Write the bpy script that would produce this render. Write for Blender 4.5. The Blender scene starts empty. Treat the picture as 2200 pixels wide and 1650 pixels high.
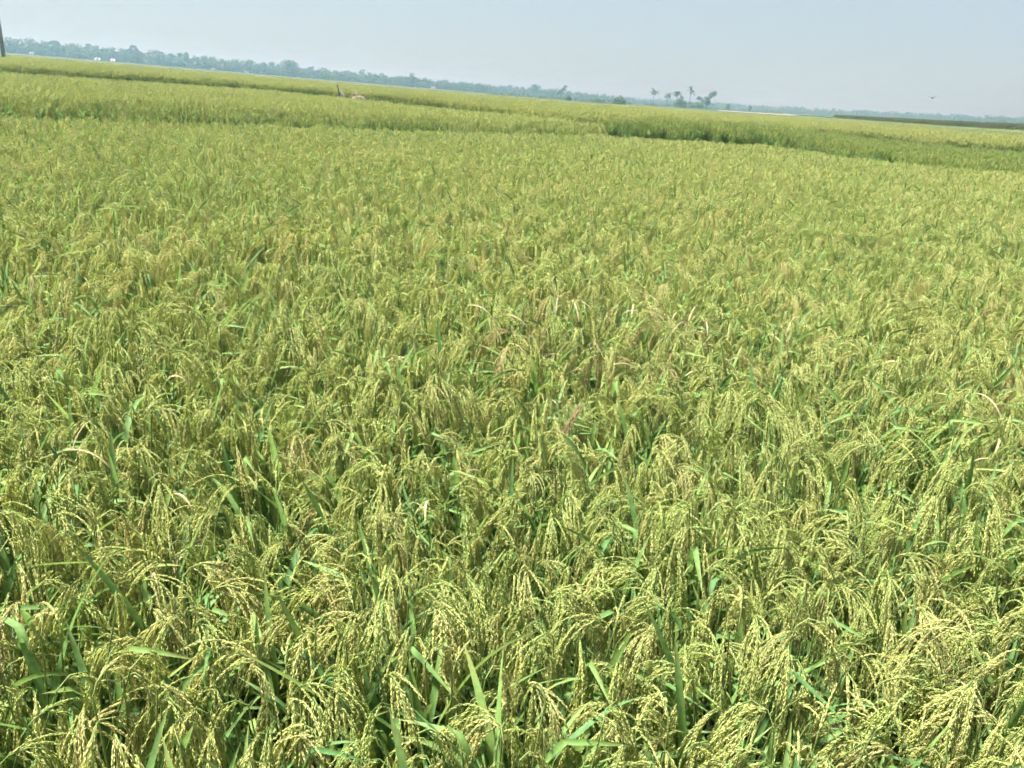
import bpy, math, random
import numpy as np
from mathutils import Matrix, Vector, Euler

R = math.radians
rng = np.random.default_rng(7)
random.seed(7)
scene = bpy.context.scene
COL = scene.collection

# ------------------------------------------------------------------ camera, sky, sun, exposure
CAM_Z = 1.85
cam_data = bpy.data.cameras.new('camera')
cam_data.sensor_width = 36.0
cam_data.lens = 36.0 * 1694.0 / 2200.0
cam_data.clip_start = 0.05
cam_data.clip_end = 6000.0
cam = bpy.data.objects.new('camera', cam_data)
COL.objects.link(cam)
cam.matrix_world = (Matrix.Translation((0, 0, CAM_Z)) @ Matrix.Rotation(R(90 - 20.324), 4, 'X')
                    @ Matrix.Rotation(R(4.201), 4, 'Z'))
scene.camera = cam

SUN_AZ, SUN_EL = -72.0, 64.0        # degrees; azimuth from the view direction, negative = to the left
world = bpy.data.worlds.new('World')
scene.world = world
world.use_nodes = True
wn, wl = world.node_tree.nodes, world.node_tree.links
bg = wn['Background']
sky = wn.new('ShaderNodeTexSky')
sky.sky_type = 'NISHITA'
sky.sun_disc = False
sky.sun_elevation = R(SUN_EL)
sky.sun_rotation = R(SUN_AZ)
sky.altitude = 10.0
sky.air_density = 1.0
sky.dust_density = 1.2
sky.ozone_density = 3.0
tintn = wn.new('ShaderNodeMix'); tintn.data_type = 'RGBA'; tintn.blend_type = 'MULTIPLY'
tintn.inputs[0].default_value = 1.0
tintn.inputs[7].default_value = (0.75, 0.74, 0.81, 1)      # tint: dims the whole sky and cools it a little
wl.new(sky.outputs[0], tintn.inputs[6])
veil = wn.new('ShaderNodeMix'); veil.data_type = 'RGBA'        # even veil of high haze over the whole sky
veil.inputs[0].default_value = 0.74
veil.inputs[7].default_value = (2.66, 3.12, 3.22, 1)
wl.new(tintn.outputs[2], veil.inputs[6])
wl.new(veil.outputs[2], bg.inputs['Color'])
bg.inputs['Strength'].default_value = 0.0500

sun_data = bpy.data.lights.new('sun', 'SUN')
sun_data.energy = 5.0
sun_data.angle = R(8.0)
sun_data.color = (1.0, 0.955, 0.89)
sun = bpy.data.objects.new('sun', sun_data)
COL.objects.link(sun)
sd = Vector((math.sin(R(SUN_AZ)) * math.cos(R(SUN_EL)), math.cos(R(SUN_AZ)) * math.cos(R(SUN_EL)), math.sin(R(SUN_EL))))
sun.rotation_euler = sd.to_track_quat('Z', 'Y').to_euler()
sun.location = sd * 50

scene.view_settings.view_transform = 'Standard'
scene.view_settings.look = 'None'
scene.view_settings.exposure = 2.14
scene.view_settings.gamma = 1.0
scene.view_settings.use_curve_mapping = False
scene.cycles.max_bounces = 6
scene.cycles.diffuse_bounces = 4
scene.cycles.transmission_bounces = 4
scene.cycles.volume_bounces = 1
scene.cycles.transparent_max_bounces = 4
scene.cycles.use_light_tree = False
scene.cycles.use_denoising = True
scene.cycles.use_adaptive_sampling = True
scene.cycles.adaptive_threshold = 0.05
scene.cycles.adaptive_min_samples = 24
scene.cycles.pixel_filter_type = 'BLACKMAN_HARRIS'
scene.cycles.filter_width = 1.7


# ------------------------------------------------------------------ lie of the land (polar, round the standing point)
def slope(az):
    a = np.clip(az, -36, 36)
    return 1.0767e-7 * a**3 + 7.104e-6 * a**2 - 5.986e-5 * a - 3.286e-3


def H(x, y):
    r = np.hypot(x, y)
    az = np.degrees(np.arctan2(x, y))
    return slope(az) * np.maximum(0, r - 12)


def polar(az, r):
    return r * math.sin(R(az)), r * math.cos(R(az))


# field edges: azimuth (deg) -> distance (m)
EDGE_A = ([-60, -45, -32.9, -25.4, -17, -2.9, 2.0, 5.1, 9.9, 16, 20.4, 25.9, 30.9, 45, 60],
          [20.4, 18.8, 18.1, 18.8, 20.4, 22.6, 26.0, 27.6, 28.2, 29.6, 26.2, 24.4, 24.2, 24.5, 25.5])
EDGE_B = ([-60, -45, -32.6, -18.9, -12.1, -9, 0.25, 5.1], [42, 42, 42.3, 47, 42.7, 38.5, 34, 30.8])
EDGE_C = ([5.1, 9, 16, 22, 30.6, 45, 60], [32.5, 41.5, 47, 45, 41, 42, 42])
EDGE_D = ([-60, 16, 17.8, 20, 24, 30.4, 45, 60], [400, 400, 165, 150, 112, 79, 62, 55])


def edge(tab, az):
    rag = 0.0 if tab is EDGE_D else 0.30 * np.sin(az * 1.7) + 0.22 * np.sin(az * 4.3 + 1) + 0.12 * np.sin(az * 9.1)
    return np.interp(az, tab[0], tab[1]) + rag


def link(o, parent=None):
    COL.objects.link(o)
    if parent is not None:
        o.parent = parent
    return o


def tag(o, label=None, cat=None, group=None, kind=None):
    if label: o['label'] = label
    if cat: o['category'] = cat
    if group: o['group'] = group
    if kind: o['kind'] = kind
    return o


# ------------------------------------------------------------------ mesh collector
class MB:
    def __init__(self):
        self.v, self.f, self.m, self.t, self.a, self.n = [], [], [], [], [], 0

    def add(self, v, f, mat=0, tint=0.0, along=0.0):
        v = np.asarray(v, float).reshape(-1, 3)
        k = len(v)
        self.v.append(v)
        n = self.n
        self.f.extend([tuple(i + n for i in q) for q in f])
        self.m.extend([mat] * len(f))
        self.t.append(np.full(k, tint, float) if np.isscalar(tint) else np.asarray(tint, float))
        self.a.append(np.full(k, along, float) if np.isscalar(along) else np.asarray(along, float))
        self.n += k

    def arrays(self):
        return (np.concatenate(self.v), self.f, self.m, np.concatenate(self.t), np.concatenate(self.a))

    def add_part(self, part, M, tint, matmap=None):
        v, f, m, t, a = part
        A = np.array(M)
        vv = v @ A[:3, :3].T + A[:3, 3]
        n = self.n
        self.v.append(vv)
        self.f.extend([tuple(i + n for i in q) for q in f])
        self.m.extend(m if matmap is None else [matmap.get(i, i) for i in m])
        self.t.append(np.full(len(vv), tint))
        self.a.append(a)
        self.n += len(vv)

    def mesh(self, name, mats, smooth=True):
        v, f, m, t, a = self.arrays()
        return make_mesh(name, v, f, m, t, a, mats, smooth)


def make_mesh(name, v, f, m, t, a, mats, smooth=True):
    me = bpy.data.meshes.new(name)
    me.from_pydata(v.tolist(), [], f)
    for x in mats:
        me.materials.append(x)
    me.polygons.foreach_set('material_index', np.asarray(m, np.int32))
    me.polygons.foreach_set('use_smooth', np.full(len(f), smooth))
    at = me.attributes.new('tint', 'FLOAT', 'POINT'); at.data.foreach_set('value', np.asarray(t, np.float32))
    at = me.attributes.new('along', 'FLOAT', 'POINT'); at.data.foreach_set('value', np.asarray(a, np.float32))
    me.update()
    return me


def tube(mb, pts, radii, sides=5, mat=0, tint=0.0, along=None, cap=True):
    pts = np.asarray(pts, float)
    n = len(pts)
    radii = np.broadcast_to(np.asarray(radii, float), (n,))
    tan = np.gradient(pts, axis=0)
    tan /= np.linalg.norm(tan, axis=1)[:, None] + 1e-12
    ref = np.array([0.0, 0, 1]) if abs(tan[0][2]) < 0.9 else np.array([1.0, 0, 0])
    V = []
    for i in range(n):
        u = np.cross(tan[i], ref); u /= np.linalg.norm(u) + 1e-12
        w = np.cross(tan[i], u)
        for k in range(sides):
            a = 2 * math.pi * k / sides
            V.append(pts[i] + radii[i] * (math.cos(a) * u + math.sin(a) * w))
    F = []
    for i in range(n - 1):
        for k in range(sides):
            k2 = (k + 1) % sides
            F.append((i * sides + k, i * sides + k2, (i + 1) * sides + k2, (i + 1) * sides + k))
    if cap:
        F.append(tuple(range(sides))[::-1])
        F.append(tuple((n - 1) * sides + k for k in range(sides)))
    al = 0.0 if along is None else np.repeat(np.asarray(along, float), sides)
    mb.add(V, F, mat, tint, al)


def box(mb, x0, x1, y0, y1, z0, z1, mat=0):
    V = [(x0, y0, z0), (x1, y0, z0), (x1, y1, z0), (x0, y1, z0), (x0, y0, z1), (x1, y0, z1), (x1, y1, z1), (x0, y1, z1)]
    F = [(0, 3, 2, 1), (4, 5, 6, 7), (0, 1, 5, 4), (1, 2, 6, 5), (2, 3, 7, 6), (3, 0, 4, 7)]
    mb.add(V, F, mat)


# ------------------------------------------------------------------ materials
def new_mat(name):
    m = bpy.data.materials.new(name)
    m.use_nodes = True
    nt = m.node_tree
    nt.nodes.clear()
    return m, nt.nodes, nt.links


def rand_value(N, L):
    """per piece random number: object/instance random + the piece's own stored number, wrapped to 0..1"""
    oi = N.new('ShaderNodeObjectInfo')
    at = N.new('ShaderNodeAttribute'); at.attribute_name = 'tint'
    ad = N.new('ShaderNodeMath'); ad.operation = 'ADD'
    L.new(oi.outputs['Random'], ad.inputs[0]); L.new(at.outputs['Fac'], ad.inputs[1])
    fr = N.new('ShaderNodeMath'); fr.operation = 'FRACT'
    L.new(ad.outputs[0], fr.inputs[0])
    return fr.outputs[0]


def ramp(N, L, fac, stops):
    r = N.new('ShaderNodeValToRGB')
    e = r.color_ramp.elements
    while len(e) < len(stops):
        e.new(0.5)
    for el, (p, c) in zip(e, stops):
        el.position = p
        el.color = (*c, 1)
    L.new(fac, r.inputs[0])
    return r.outputs[0]


def mix(N, L, fac, a, b, mode='MIX'):
    m = N.new('ShaderNodeMix'); m.data_type = 'RGBA'; m.blend_type = mode
    if isinstance(fac, (int, float)): m.inputs[0].default_value = fac
    else: L.new(fac, m.inputs[0])
    for s, v in ((6, a), (7, b)):
        if isinstance(v, tuple): m.inputs[s].default_value = (*v, 1)
        else: L.new(v, m.inputs[s])
    return m.outputs[2]


def plant_shader(N, L, col, rough=0.55, trans=0.3, tcol=None, spec=0.3):
    p = N.new('ShaderNodeBsdfPrincipled')
    p.inputs['Roughness'].default_value = rough
    p.inputs['Specular IOR Level'].default_value = spec
    L.new(col, p.inputs['Base Color'])
    t = N.new('ShaderNodeBsdfTranslucent')
    L.new(tcol if tcol is not None else col, t.inputs['Color'])
    ms = N.new('ShaderNodeMixShader'); ms.inputs[0].default_value = trans
    L.new(p.outputs[0], ms.inputs[1]); L.new(t.outputs[0], ms.inputs[2])
    out = N.new('ShaderNodeOutputMaterial')
    L.new(ms.outputs[0], out.inputs['Surface'])


def world_noise(N, L, scale, detail=3.0):
    g = N.new('ShaderNodeNewGeometry')
    n = N.new('ShaderNodeTexNoise')
    n.inputs['Scale'].default_value = scale
    n.inputs['Detail'].default_value = detail
    L.new(g.outputs['Position'], n.inputs['Vector'])
    return n.outputs[0]


def leaf_mat(name, stops, tip=(0.30, 0.25, 0.09), trans=0.42):
    m, N, L = new_mat(name)
    rv = rand_value(N, L)
    c = ramp(N, L, rv, stops)
    at = N.new('ShaderNodeAttribute'); at.attribute_name = 'along'
    tp = N.new('ShaderNodeMapRange'); tp.inputs[1].default_value = 0.72; tp.inputs[2].default_value = 1.05
    tp.inputs[4].default_value = 0.75
    L.new(at.outputs['Fac'], tp.inputs[0])
    mu = N.new('ShaderNodeMath'); mu.operation = 'MULTIPLY'
    L.new(tp.outputs[0], mu.inputs[0]); L.new(rv, mu.inputs[1])
    c = mix(N, L, mu.outputs[0], c, tip)
    no = world_noise(N, L, 60.0, 2.0)
    v = N.new('ShaderNodeMapRange'); v.inputs[1].default_value = 0.3; v.inputs[2].default_value = 0.7
    v.inputs[3].default_value = 0.8; v.inputs[4].default_value = 1.2
    L.new(no, v.inputs[0])
    hs = N.new('ShaderNodeHueSaturation'); L.new(v.outputs[0], hs.inputs['Value']); L.new(c, hs.inputs['Color'])
    tc = mix(N, L, 0.35, hs.outputs[0], (0.20, 0.30, 0.05))
    plant_shader(N, L, hs.outputs[0], 0.55, trans, tc, 0.18)
    return m


def grain_mat(name, stops, macro=0.4, green=(0.50, 0.59, 0.21)):
    m, N, L = new_mat(name)
    rv = rand_value(N, L)
    c = ramp(N, L, rv, stops)
    at = N.new('ShaderNodeAttribute'); at.attribute_name = 'along'
    v = N.new('ShaderNodeMapRange'); v.inputs[3].default_value = 0.92; v.inputs[4].default_value = 1.08
    L.new(at.outputs['Fac'], v.inputs[0])
    hs = N.new('ShaderNodeHueSaturation'); L.new(v.outputs[0], hs.inputs['Value']); L.new(c, hs.inputs['Color'])
    # patches of the field ripen unevenly
    no = world_noise(N, L, 0.35, 3.0)
    mr = N.new('ShaderNodeMapRange'); mr.inputs[1].default_value = 0.42; mr.inputs[2].default_value = 0.68
    mr.inputs[4].default_value = macro
    L.new(no, mr.inputs[0])
    c2 = mix(N, L, mr.outputs[0], hs.outputs[0], green)
    plant_shader(N, L, c2, 0.6, 0.54, mix(N, L, 0.42, c2, (0.50, 0.64, 0.19)), 0.12)
    return m


G1, G2, G3, G4 = (0.58, 0.63, 0.23), (0.68, 0.68, 0.27), (0.75, 0.70, 0.32), (0.72, 0.62, 0.32)
M_LEAF = leaf_mat('rice_leaf', [(0.0, (0.085, 0.185, 0.060)), (0.45, (0.135, 0.245, 0.070)), (0.85, (0.165, 0.275, 0.075)), (1.0, (0.24, 0.32, 0.085))])
M_LEAF_SHADED = leaf_mat('shaded_rice_leaf', [(0.0, (0.024, 0.060, 0.030)), (0.6, (0.048, 0.098, 0.044)), (1.0, (0.12, 0.17, 0.06))], trans=0.25)  # leaf colour darkened to carry the shade along the rear fields' front edges
M_GRAIN = grain_mat('rice_grain', [(0.0, G1), (0.4, G2), (0.86, G3), (1.0, G4)])
M_CULM = leaf_mat('rice_culm', [(0.0, (0.09, 0.16, 0.04)), (1.0, (0.20, 0.24, 0.07))], trans=0.1)
M_DRY = leaf_mat('dry_leaf', [(0.0, (0.27, 0.23, 0.12)), (1.0, (0.40, 0.345, 0.19))], tip=(0.30, 0.25, 0.14), trans=0.25)
M_PALE = grain_mat('bleached_grain', [(0.0, (0.66, 0.46, 0.32)), (1.0, (0.72, 0.55, 0.38))], macro=0.0)
M_GRAIN_B = grain_mat('rice_grain_taller', [(0.0, (0.57, 0.62, 0.22)), (0.5, (0.67, 0.67, 0.26)), (1.0, (0.73, 0.67, 0.31))], macro=0.25, green=(0.51, 0.58, 0.21))
M_GRAIN_C = grain_mat('unripe_grain', [(0.0, (0.34, 0.44, 0.12)), (0.6, (0.48, 0.53, 0.15)), (1.0, (0.60, 0.57, 0.18))], macro=0.5, green=(0.30, 0.39, 0.14))
M_GRAIN_D = grain_mat('far_grain', [(0.0, (0.34, 0.37, 0.12)), (1.0, (0.42, 0.40, 0.14))], macro=0.5, green=(0.27, 0.33, 0.11))
M_PALEGREEN = grain_mat('pale_green_crop', [(0.0, (0.30, 0.36, 0.18)), (1.0, (0.37, 0.41, 0.21))], macro=0.1)
M_BROWN = grain_mat('brown_crop', [(0.0, (0.145, 0.16, 0.085)), (1.0, (0.19, 0.18, 0.105))], macro=0.7, green=(0.115, 0.165, 0.075))


def simple_mat(name, c0, c1, scale=3.0, rough=0.8, detail=4.0, bump=0.0, coord='Object'):
    m, N, L = new_mat(name)
    if coord == 'World':
        no = world_noise(N, L, scale, detail)
    else:
        tc = N.new('ShaderNodeTexCoord'); n = N.new('ShaderNodeTexNoise')
        n.inputs['Scale'].default_value = scale; n.inputs['Detail'].default_value = detail
        L.new(tc.outputs['Object'], n.inputs['Vector']); no = n.outputs[0]
    c = ramp(N, L, no, [(0.3, c0), (0.7, c1)])
    p = N.new('ShaderNodeBsdfPrincipled')
    p.inputs['Roughness'].default_value = rough
    p.inputs['Specular IOR Level'].default_value = 0.05 if rough >= 0.9 else 0.4
    L.new(c, p.inputs['Base Color'])
    if bump:
        b = N.new('ShaderNodeBump'); b.inputs['Distance'].default_value = bump
        L.new(no, b.inputs['Height']); L.new(b.outputs[0], p.inputs['Normal'])
    o = N.new('ShaderNodeOutputMaterial'); L.new(p.outputs[0], o.inputs['Surface'])
    return m


M_SOIL = simple_mat('paddy_soil', (0.030, 0.026, 0.016), (0.075, 0.062, 0.036), 6.0, 0.75, 5.0, 0.02, 'World')
M_FARFIELD = simple_mat('far_field_crop', (0.042, 0.055, 0.022), (0.062, 0.070, 0.028), 0.06, 0.9, 6.0, 0.0, 'World')
M_BUFF = simple_mat('dry_stubble', (0.13, 0.125, 0.08), (0.17, 0.165, 0.105), 0.05, 0.9, 4.0, 0.0, 'World')
M_BARK = simple_mat('bark', (0.08, 0.065, 0.05), (0.16, 0.13, 0.10), 4.0)
M_CONCRETE = simple_mat('weathered_concrete', (0.13, 0.12, 0.11), (0.22, 0.21, 0.19), 3.0)
M_WOOD = simple_mat('old_wood', (0.07, 0.05, 0.03), (0.15, 0.11, 0.07), 14.0)
M_STRAW = simple_mat('straw', (0.165, 0.145, 0.095), (0.225, 0.20, 0.135), 9.0, 0.9, 6.0, 0.03)
M_GREYSTRAW = simple_mat('weathered_straw', (0.12, 0.12, 0.09), (0.26, 0.25, 0.19), 20.0)
M_WHITE = simple_mat('whitewash', (0.36, 0.36, 0.34), (0.46, 0.46, 0.44), 2.0)
M_TIN = simple_mat('pale_tin', (0.38, 0.40, 0.41), (0.50, 0.51, 0.52), 2.0, 0.4)
M_DARKDOOR = simple_mat('dark_door', (0.05, 0.05, 0.05), (0.09, 0.08, 0.07), 4.0)
M_BIRD = simple_mat('dark_feather', (0.02, 0.02, 0.025), (0.05, 0.05, 0.055), 20.0)
M_TREE = leaf_mat('tree_leaf', [(0.0, (0.035, 0.065, 0.028)), (1.0, (0.075, 0.115, 0.042))], tip=(0.08, 0.12, 0.04), trans=0.2)
M_BUSH = leaf_mat('bush_leaf', [(0.0, (0.05, 0.09, 0.03)), (1.0, (0.10, 0.15, 0.05))], tip=(0.1, 0.15, 0.05), trans=0.2)

# ------------------------------------------------------------------ ground
def level(x, y):
    """paddy terraces: the fields behind the nearest one stand a little higher"""
    az = np.degrees(np.arctan2(x, y)); r = np.hypot(x, y)
    ra = edge(EDGE_A, az)
    s = np.clip((r - ra) / 1.6, 0, 1); s = s * s * (3 - 2 * s)
    up = np.where(az > 5.1, 0.33 - 0.19 * np.clip((az - 16) / 12, 0, 1)  , 0.20)
    rb = np.where(az > 5.1, edge(EDGE_C, az), edge(EDGE_B, az))
    s2 = np.clip((r - rb) / 2.0, 0, 1)
    s3 = np.clip((r - edge(EDGE_D, az) - 1) / 3, 0, 1) * (az > 17.5) * np.clip((300 - r) / 60, 0, 1)
    return s * up + 0.30 * s3 + s2 * np.interp(az, [-9, 0, 5], [0.26, 0.14, 0.05])


def gz(x, y):
    return H(x, y) + level(x, y)


def polar_sheet(name, mat, az0, az1, naz, radii, zf):
    azs = np.linspace(az0, az1, naz)
    V, F = [], []
    for r in radii:
        for a in azs:
            x, y = polar(a, r)
            V.append((x, y, zf(x, y, a, r)))
    for i in range(len(radii) - 1):
        for j in range(naz - 1):
            F.append((i * naz + j, i * naz + j + 1, (i + 1) * naz + j + 1, (i + 1) * naz + j))
    mb = MB(); mb.add(V, [q[::-1] for q in F])
    o = bpy.data.objects.new(name, mb.mesh(name, [mat]))
    return link(o)


radii = [0.02] + list(np.linspace(1, 50, 60)) + list(np.geomspace(54, 1500, 36))
g = polar_sheet('ground', M_SOIL, -180, 180, 181, radii, lambda x, y, a, r: float(gz(x, y)))
tag(g, kind='structure')


def far_z(x, y, a, r):
    base = float(gz(x, y))
    return base + float(np.interp(r, [0, 140, 175, 1e4], [0.50, 0.50, 0.74, 0.74]))


o = polar_sheet('far_field', M_FARFIELD, -70, 70, 141, [48, 54, 60, 70, 85, 100, 120, 140, 160, 185, 220, 270, 340, 430, 560, 700, 900, 1300], far_z)
tag(o, kind='structure')
o = polar_sheet('stubble_field', M_BUFF, 12.5, 27, 20, [235, 300, 380, 470], lambda x, y, a, r: far_z(x, y, a, r) + 0.12)
tag(o, kind='structure')


# ------------------------------------------------------------------ rice: leaves, panicles, culms
def leaf_part(seed, length, width, start, bend, twist=0.0, fold=None, segs=9, dry=False):
    """blade growing from the origin, leaning towards +x: start = angle from vertical at the base, bend = further droop to the tip"""
    rr = np.random.default_rng(seed)
    mb = MB()
    p = np.zeros(3); V = []; al = []
    wob = rr.normal(0, 0.05, 2)
    for i in range(segs + 1):
        s = i / segs
        th = start + bend * s**1.6
        if fold is not None and s > fold[0]:
            th += fold[1]
        side = wob[0] * math.sin(3 * s) + wob[1] * s
        d = np.array([math.sin(th), side, math.cos(th)]); d /= np.linalg.norm(d)
        if i: p = p + d * length / segs
        w = width * 0.5 * (min(1.0, 0.45 + s * 3.0)) * (1 - s**3.2) ** 0.9 + 0.0006
        tw = twist * s
        nrm = np.array([math.cos(th), 0, -math.sin(th)])
        lat = np.array([0, 1.0, 0]) * math.cos(tw) + nrm * math.sin(tw)
        up = np.cross(d, lat)
        V += [p - lat * w - up * w * 0.40 * -1, p, p + lat * w + up * w * 0.40]
        al += [s, s, s]
    F = []
    for i in range(segs):
        a = i * 3; b = a + 3
        F += [(a, a + 1, b + 1, b), (a + 1, a + 2, b + 2, b + 1)]
    mb.add(V, F, 0, 0.0, al)
    return mb.arrays()


def panicle_part(seed, start, end, length, nb=11, detail=2, spread=0.5, drop=1.3):
    """drooping rice ear: rachis from the origin bending towards +x; material 0 = grain, 1 = rachis"""
    rr = np.random.default_rng(seed)
    mb = MB()
    n = 14
    pts = [np.zeros(3)]; dirs = []
    sw = rr.normal(0, 0.10)
    for i in range(n):
        s = (i + 0.5) / n
        th = start + (end - start) * min(1.0, s * drop) ** 0.9
        d = np.array([math.sin(th), sw * s, math.cos(th)]); d /= np.linalg.norm(d)
        dirs.append(d); pts.append(pts[-1] + d * length / n)
    dirs.append(dirs[-1]); pts = np.array(pts)
    if detail == 2:
        tube(mb, pts[::2], np.linspace(0.0016, 0.0006, len(pts[::2])), 3, 1, cap=False)
    down = np.array([0, 0, -1.0])
    s0 = 0.10
    for b in range(nb):
        s = s0 + (0.86 - s0) * b / (nb - 1)
        i = min(n, int(s * n)); f = s * n - i
        p = pts[i] + dirs[i] * f * length / n
        t = dirs[i]
        ph = b * 2.4 + rr.uniform(-0.5, 0.5)
        u = np.cross(t, [0, 1.0, 0.2]); u /= np.linalg.norm(u) + 1e-9
        w = np.cross(t, u)
        out = math.cos(ph) * u + math.sin(ph) * w
        d = t + out * spread * rr.uniform(0.35, 1.0) + down * (0.95 if drop > 2.0 else 0.55); d /= np.linalg.norm(d)
        L = (0.150 - 0.075 * s) * rr.uniform(0.85, 1.15)
        ng = int(L / 0.0034)
        if detail == 0:
            q = [p]
            for k in range(3):
                d = d + down * 0.38; d /= np.linalg.norm(d); q.append(q[-1] + d * L / 3)
            tube(mb, q, [0.003, 0.0062, 0.0058, 0.001], 3, 0, 0.0, rr.uniform(0, 1, 4), cap=False)
            continue
        q = p.copy()
        branch = [q.copy()]
        for k in range(ng):
            d = d + down * (0.030 + 0.020 * rr.random()); d /= np.linalg.norm(d)
            q = q + d * L / ng
            branch.append(q.copy())
            if k < 1: continue
            side = np.cross(d, rr.normal(0, 1, 3)); side /= np.linalg.norm(side) + 1e-9
            for rep in range(2 if (rr.random() < 0.45 and k < ng * 0.7) else 1):
                gd = d + side * rr.uniform(0.03, 0.15) * (1 if rep == 0 else -1); gd /= np.linalg.norm(gd)
                gl = rr.uniform(0.0098, 0.0122); gw = gl * rr.uniform(0.10, 0.125)
                o0 = q + side * 0.0014 * (1 if rep == 0 else -1)
                a1 = np.cross(gd, side); a1 /= np.linalg.norm(a1) + 1e-9
                a2 = np.cross(gd, a1)
                mid = o0 + gd * gl * 0.48
                V = [o0, mid + a1 * gw, mid + a2 * gw * 0.75, mid - a1 * gw, mid - a2 * gw * 0.75, o0 + gd * gl]
                Fq = [(0, 2, 1), (0, 3, 2), (0, 4, 3), (0, 1, 4), (5, 1, 2), (5, 2, 3), (5, 3, 4), (5, 4, 1)]
                mb.add(V, Fq, 0, 0.0, rr.random())
        tube(mb, branch[::3] + [branch[-1]], 0.0006, 3, 1, cap=False)
    return mb.arrays()


def culm_part(ends):
    mb = MB()
    for a, b, c in ends:
        tube(mb, [a, b, c], [0.0035, 0.003, 0.0016], 4, 0, 0.0, [0, 0.3, 0.6], cap=False)
    return mb.arrays()


PAN, PANL = [], []
for i in range(12):
    hang = (0, 1, 0, 2)[i % 4]
    st = rng.uniform(0.05, 0.35)
    en = (rng.uniform(2.98, 3.14), rng.uniform(2.85, 3.1), rng.uniform(2.45, 2.8))[hang]
    dp = (3.0, 2.4, 1.7)[hang]
    ln = rng.uniform(0.20, 0.255)
    sp = (0.46, 0.52, 0.56)[hang]
    nb = int(rng.integers(14, 18))
    PAN.append(panicle_part(100 + i, st, en, ln, nb, 2, sp, dp))
    PANL.append(panicle_part(100 + i, st, en, ln, 10, 0, sp, dp))
LEAF, LEAFL = [], []
for i in range(12):
    k = i % 4
    ln = rng.uniform(0.26, 0.40); w = rng.uniform(0.012, 0.0195)
    st, bd, fo = ((rng.uniform(0.35, 0.85), rng.uniform(0.0, 0.3), None),
                  (rng.uniform(0.35, 0.8), rng.uniform(0.4, 1.0), None),
                  (rng.uniform(0.4, 0.8), rng.uniform(0.8, 1.5), None),
                  (rng.uniform(0.3, 0.6), rng.uniform(0.1, 0.3), (rng.uniform(0.45, 0.65), rng.uniform(0.7, 1.3))))[k]
    tw = rng.normal(0, 0.7)
    LEAF.append(leaf_part(200 + i, ln, w, st, bd, tw, fo))
    LEAFL.append(leaf_part(200 + i, ln, w * 1.15, st, bd, tw, fo, segs=3))
DRYL = [leaf_part(300 + i, rng.uniform(0.13, 0.22), rng.uniform(0.004, 0.007), rng.uniform(0.2, 0.6), rng.uniform(1.4, 2.8), rng.normal(0, 1.6), None) for i in range(4)]

P_MESH = [make_mesh('panicle', *p, [M_GRAIN, M_CULM]) for p in PAN]
M_STRAWG = grain_mat('dry_grain', [(0.0, (0.56, 0.50, 0.22)), (1.0, (0.64, 0.54, 0.28))], macro=0.0)
DRYP_MESH = [make_mesh('panicle', *p, [M_STRAWG, M_DRY]) for p in PAN[:6]]
PALE_MESH = [make_mesh('panicle', *p, [M_PALE, M_DRY]) for p in (PAN[2], PAN[5])]
L_MESH = [make_mesh('leaf', *p, [M_LEAF]) for p in LEAF]
D_MESH = [make_mesh('leaf', *p, [M_DRY]) for p in DRYL]


def plant_template(seed, npan=11, nleaf=11, neck=(0.65, 0.77), spreadr=(0.03, 0.17)):
    """(panicles, leaves, culm part): every piece as (variant index, matrix, tint)"""
    rr = np.random.default_rng(seed)
    pans, leaves, ends = [], [], []
    n = max(npan, 6)
    for i in range(n):
        ph = 2 * math.pi * (i + rr.uniform(-0.35, 0.35)) / n + seed
        r1 = rr.uniform(*spreadr); z1 = rr.uniform(*neck)
        base = np.array([0.025 * math.cos(ph), 0.025 * math.sin(ph), 0.0])
        top = np.array([r1 * math.cos(ph), r1 * math.sin(ph), z1])
        midp = base * 0.45 + top * 0.55; midp[:2] *= 0.75
        ends.append((base, midp, top))
        if i < npan:
            M = (Matrix.Translation(Vector(top)) @ Matrix.Rotation(ph + rr.normal(0, 0.6), 4, 'Z')
                 @ Matrix.Rotation(rr.normal(0, 0.12), 4, 'X') @ Matrix.Scale(rr.uniform(0.78, 1.08), 4))
            pans.append((int(rr.integers(0, 12)), M, rr.random()))
    for i in range(nleaf):
        b, m_, t = ends[int(rr.integers(0, n))]
        s = rr.uniform(0.40, 0.80)
        p = b * (1 - s) + t * s
        ph = math.atan2(t[1], t[0]) + rr.normal(0, 1.0)
        M = (Matrix.Translation(Vector(p)) @ Matrix.Rotation(ph, 4, 'Z') @ Matrix.Scale(rr.uniform(0.8, 1.12), 4))
        leaves.append((int(rr.integers(0, 12)), M, rr.random()))
    low = MB(); low.add_part(culm_part(ends), Matrix.Identity(4), 0.0)
    for i in range(22):
        b, m_, t = ends[int(rr.integers(0, n))]
        s = rr.uniform(0.15, 0.68)
        M = (Matrix.Translation(Vector(b * (1 - s) + t * s)) @ Matrix.Rotation(rr.uniform(0, 6.28), 4, 'Z') @ Matrix.Scale(rr.uniform(0.75, 1.1), 4))
        low.add_part(LEAFL[int(rr.integers(0, 12))], M, rr.random(), {0: 1})
    return pans, leaves, low.arrays()


TEMPL = [plant_template(10 + i, npan=int(rng.integers(11, 15)), nleaf=int(rng.integers(16, 20))) for i in range(9)]
LEAFY = [plant_template(40 + i, npan=3 + i, nleaf=17, neck=(0.52, 0.64)) for i in range(2)]
CULM_MESH = [make_mesh('culm_clump', *t[2], [M_CULM, M_LEAF]) for t in TEMPL + LEAFY]


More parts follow.
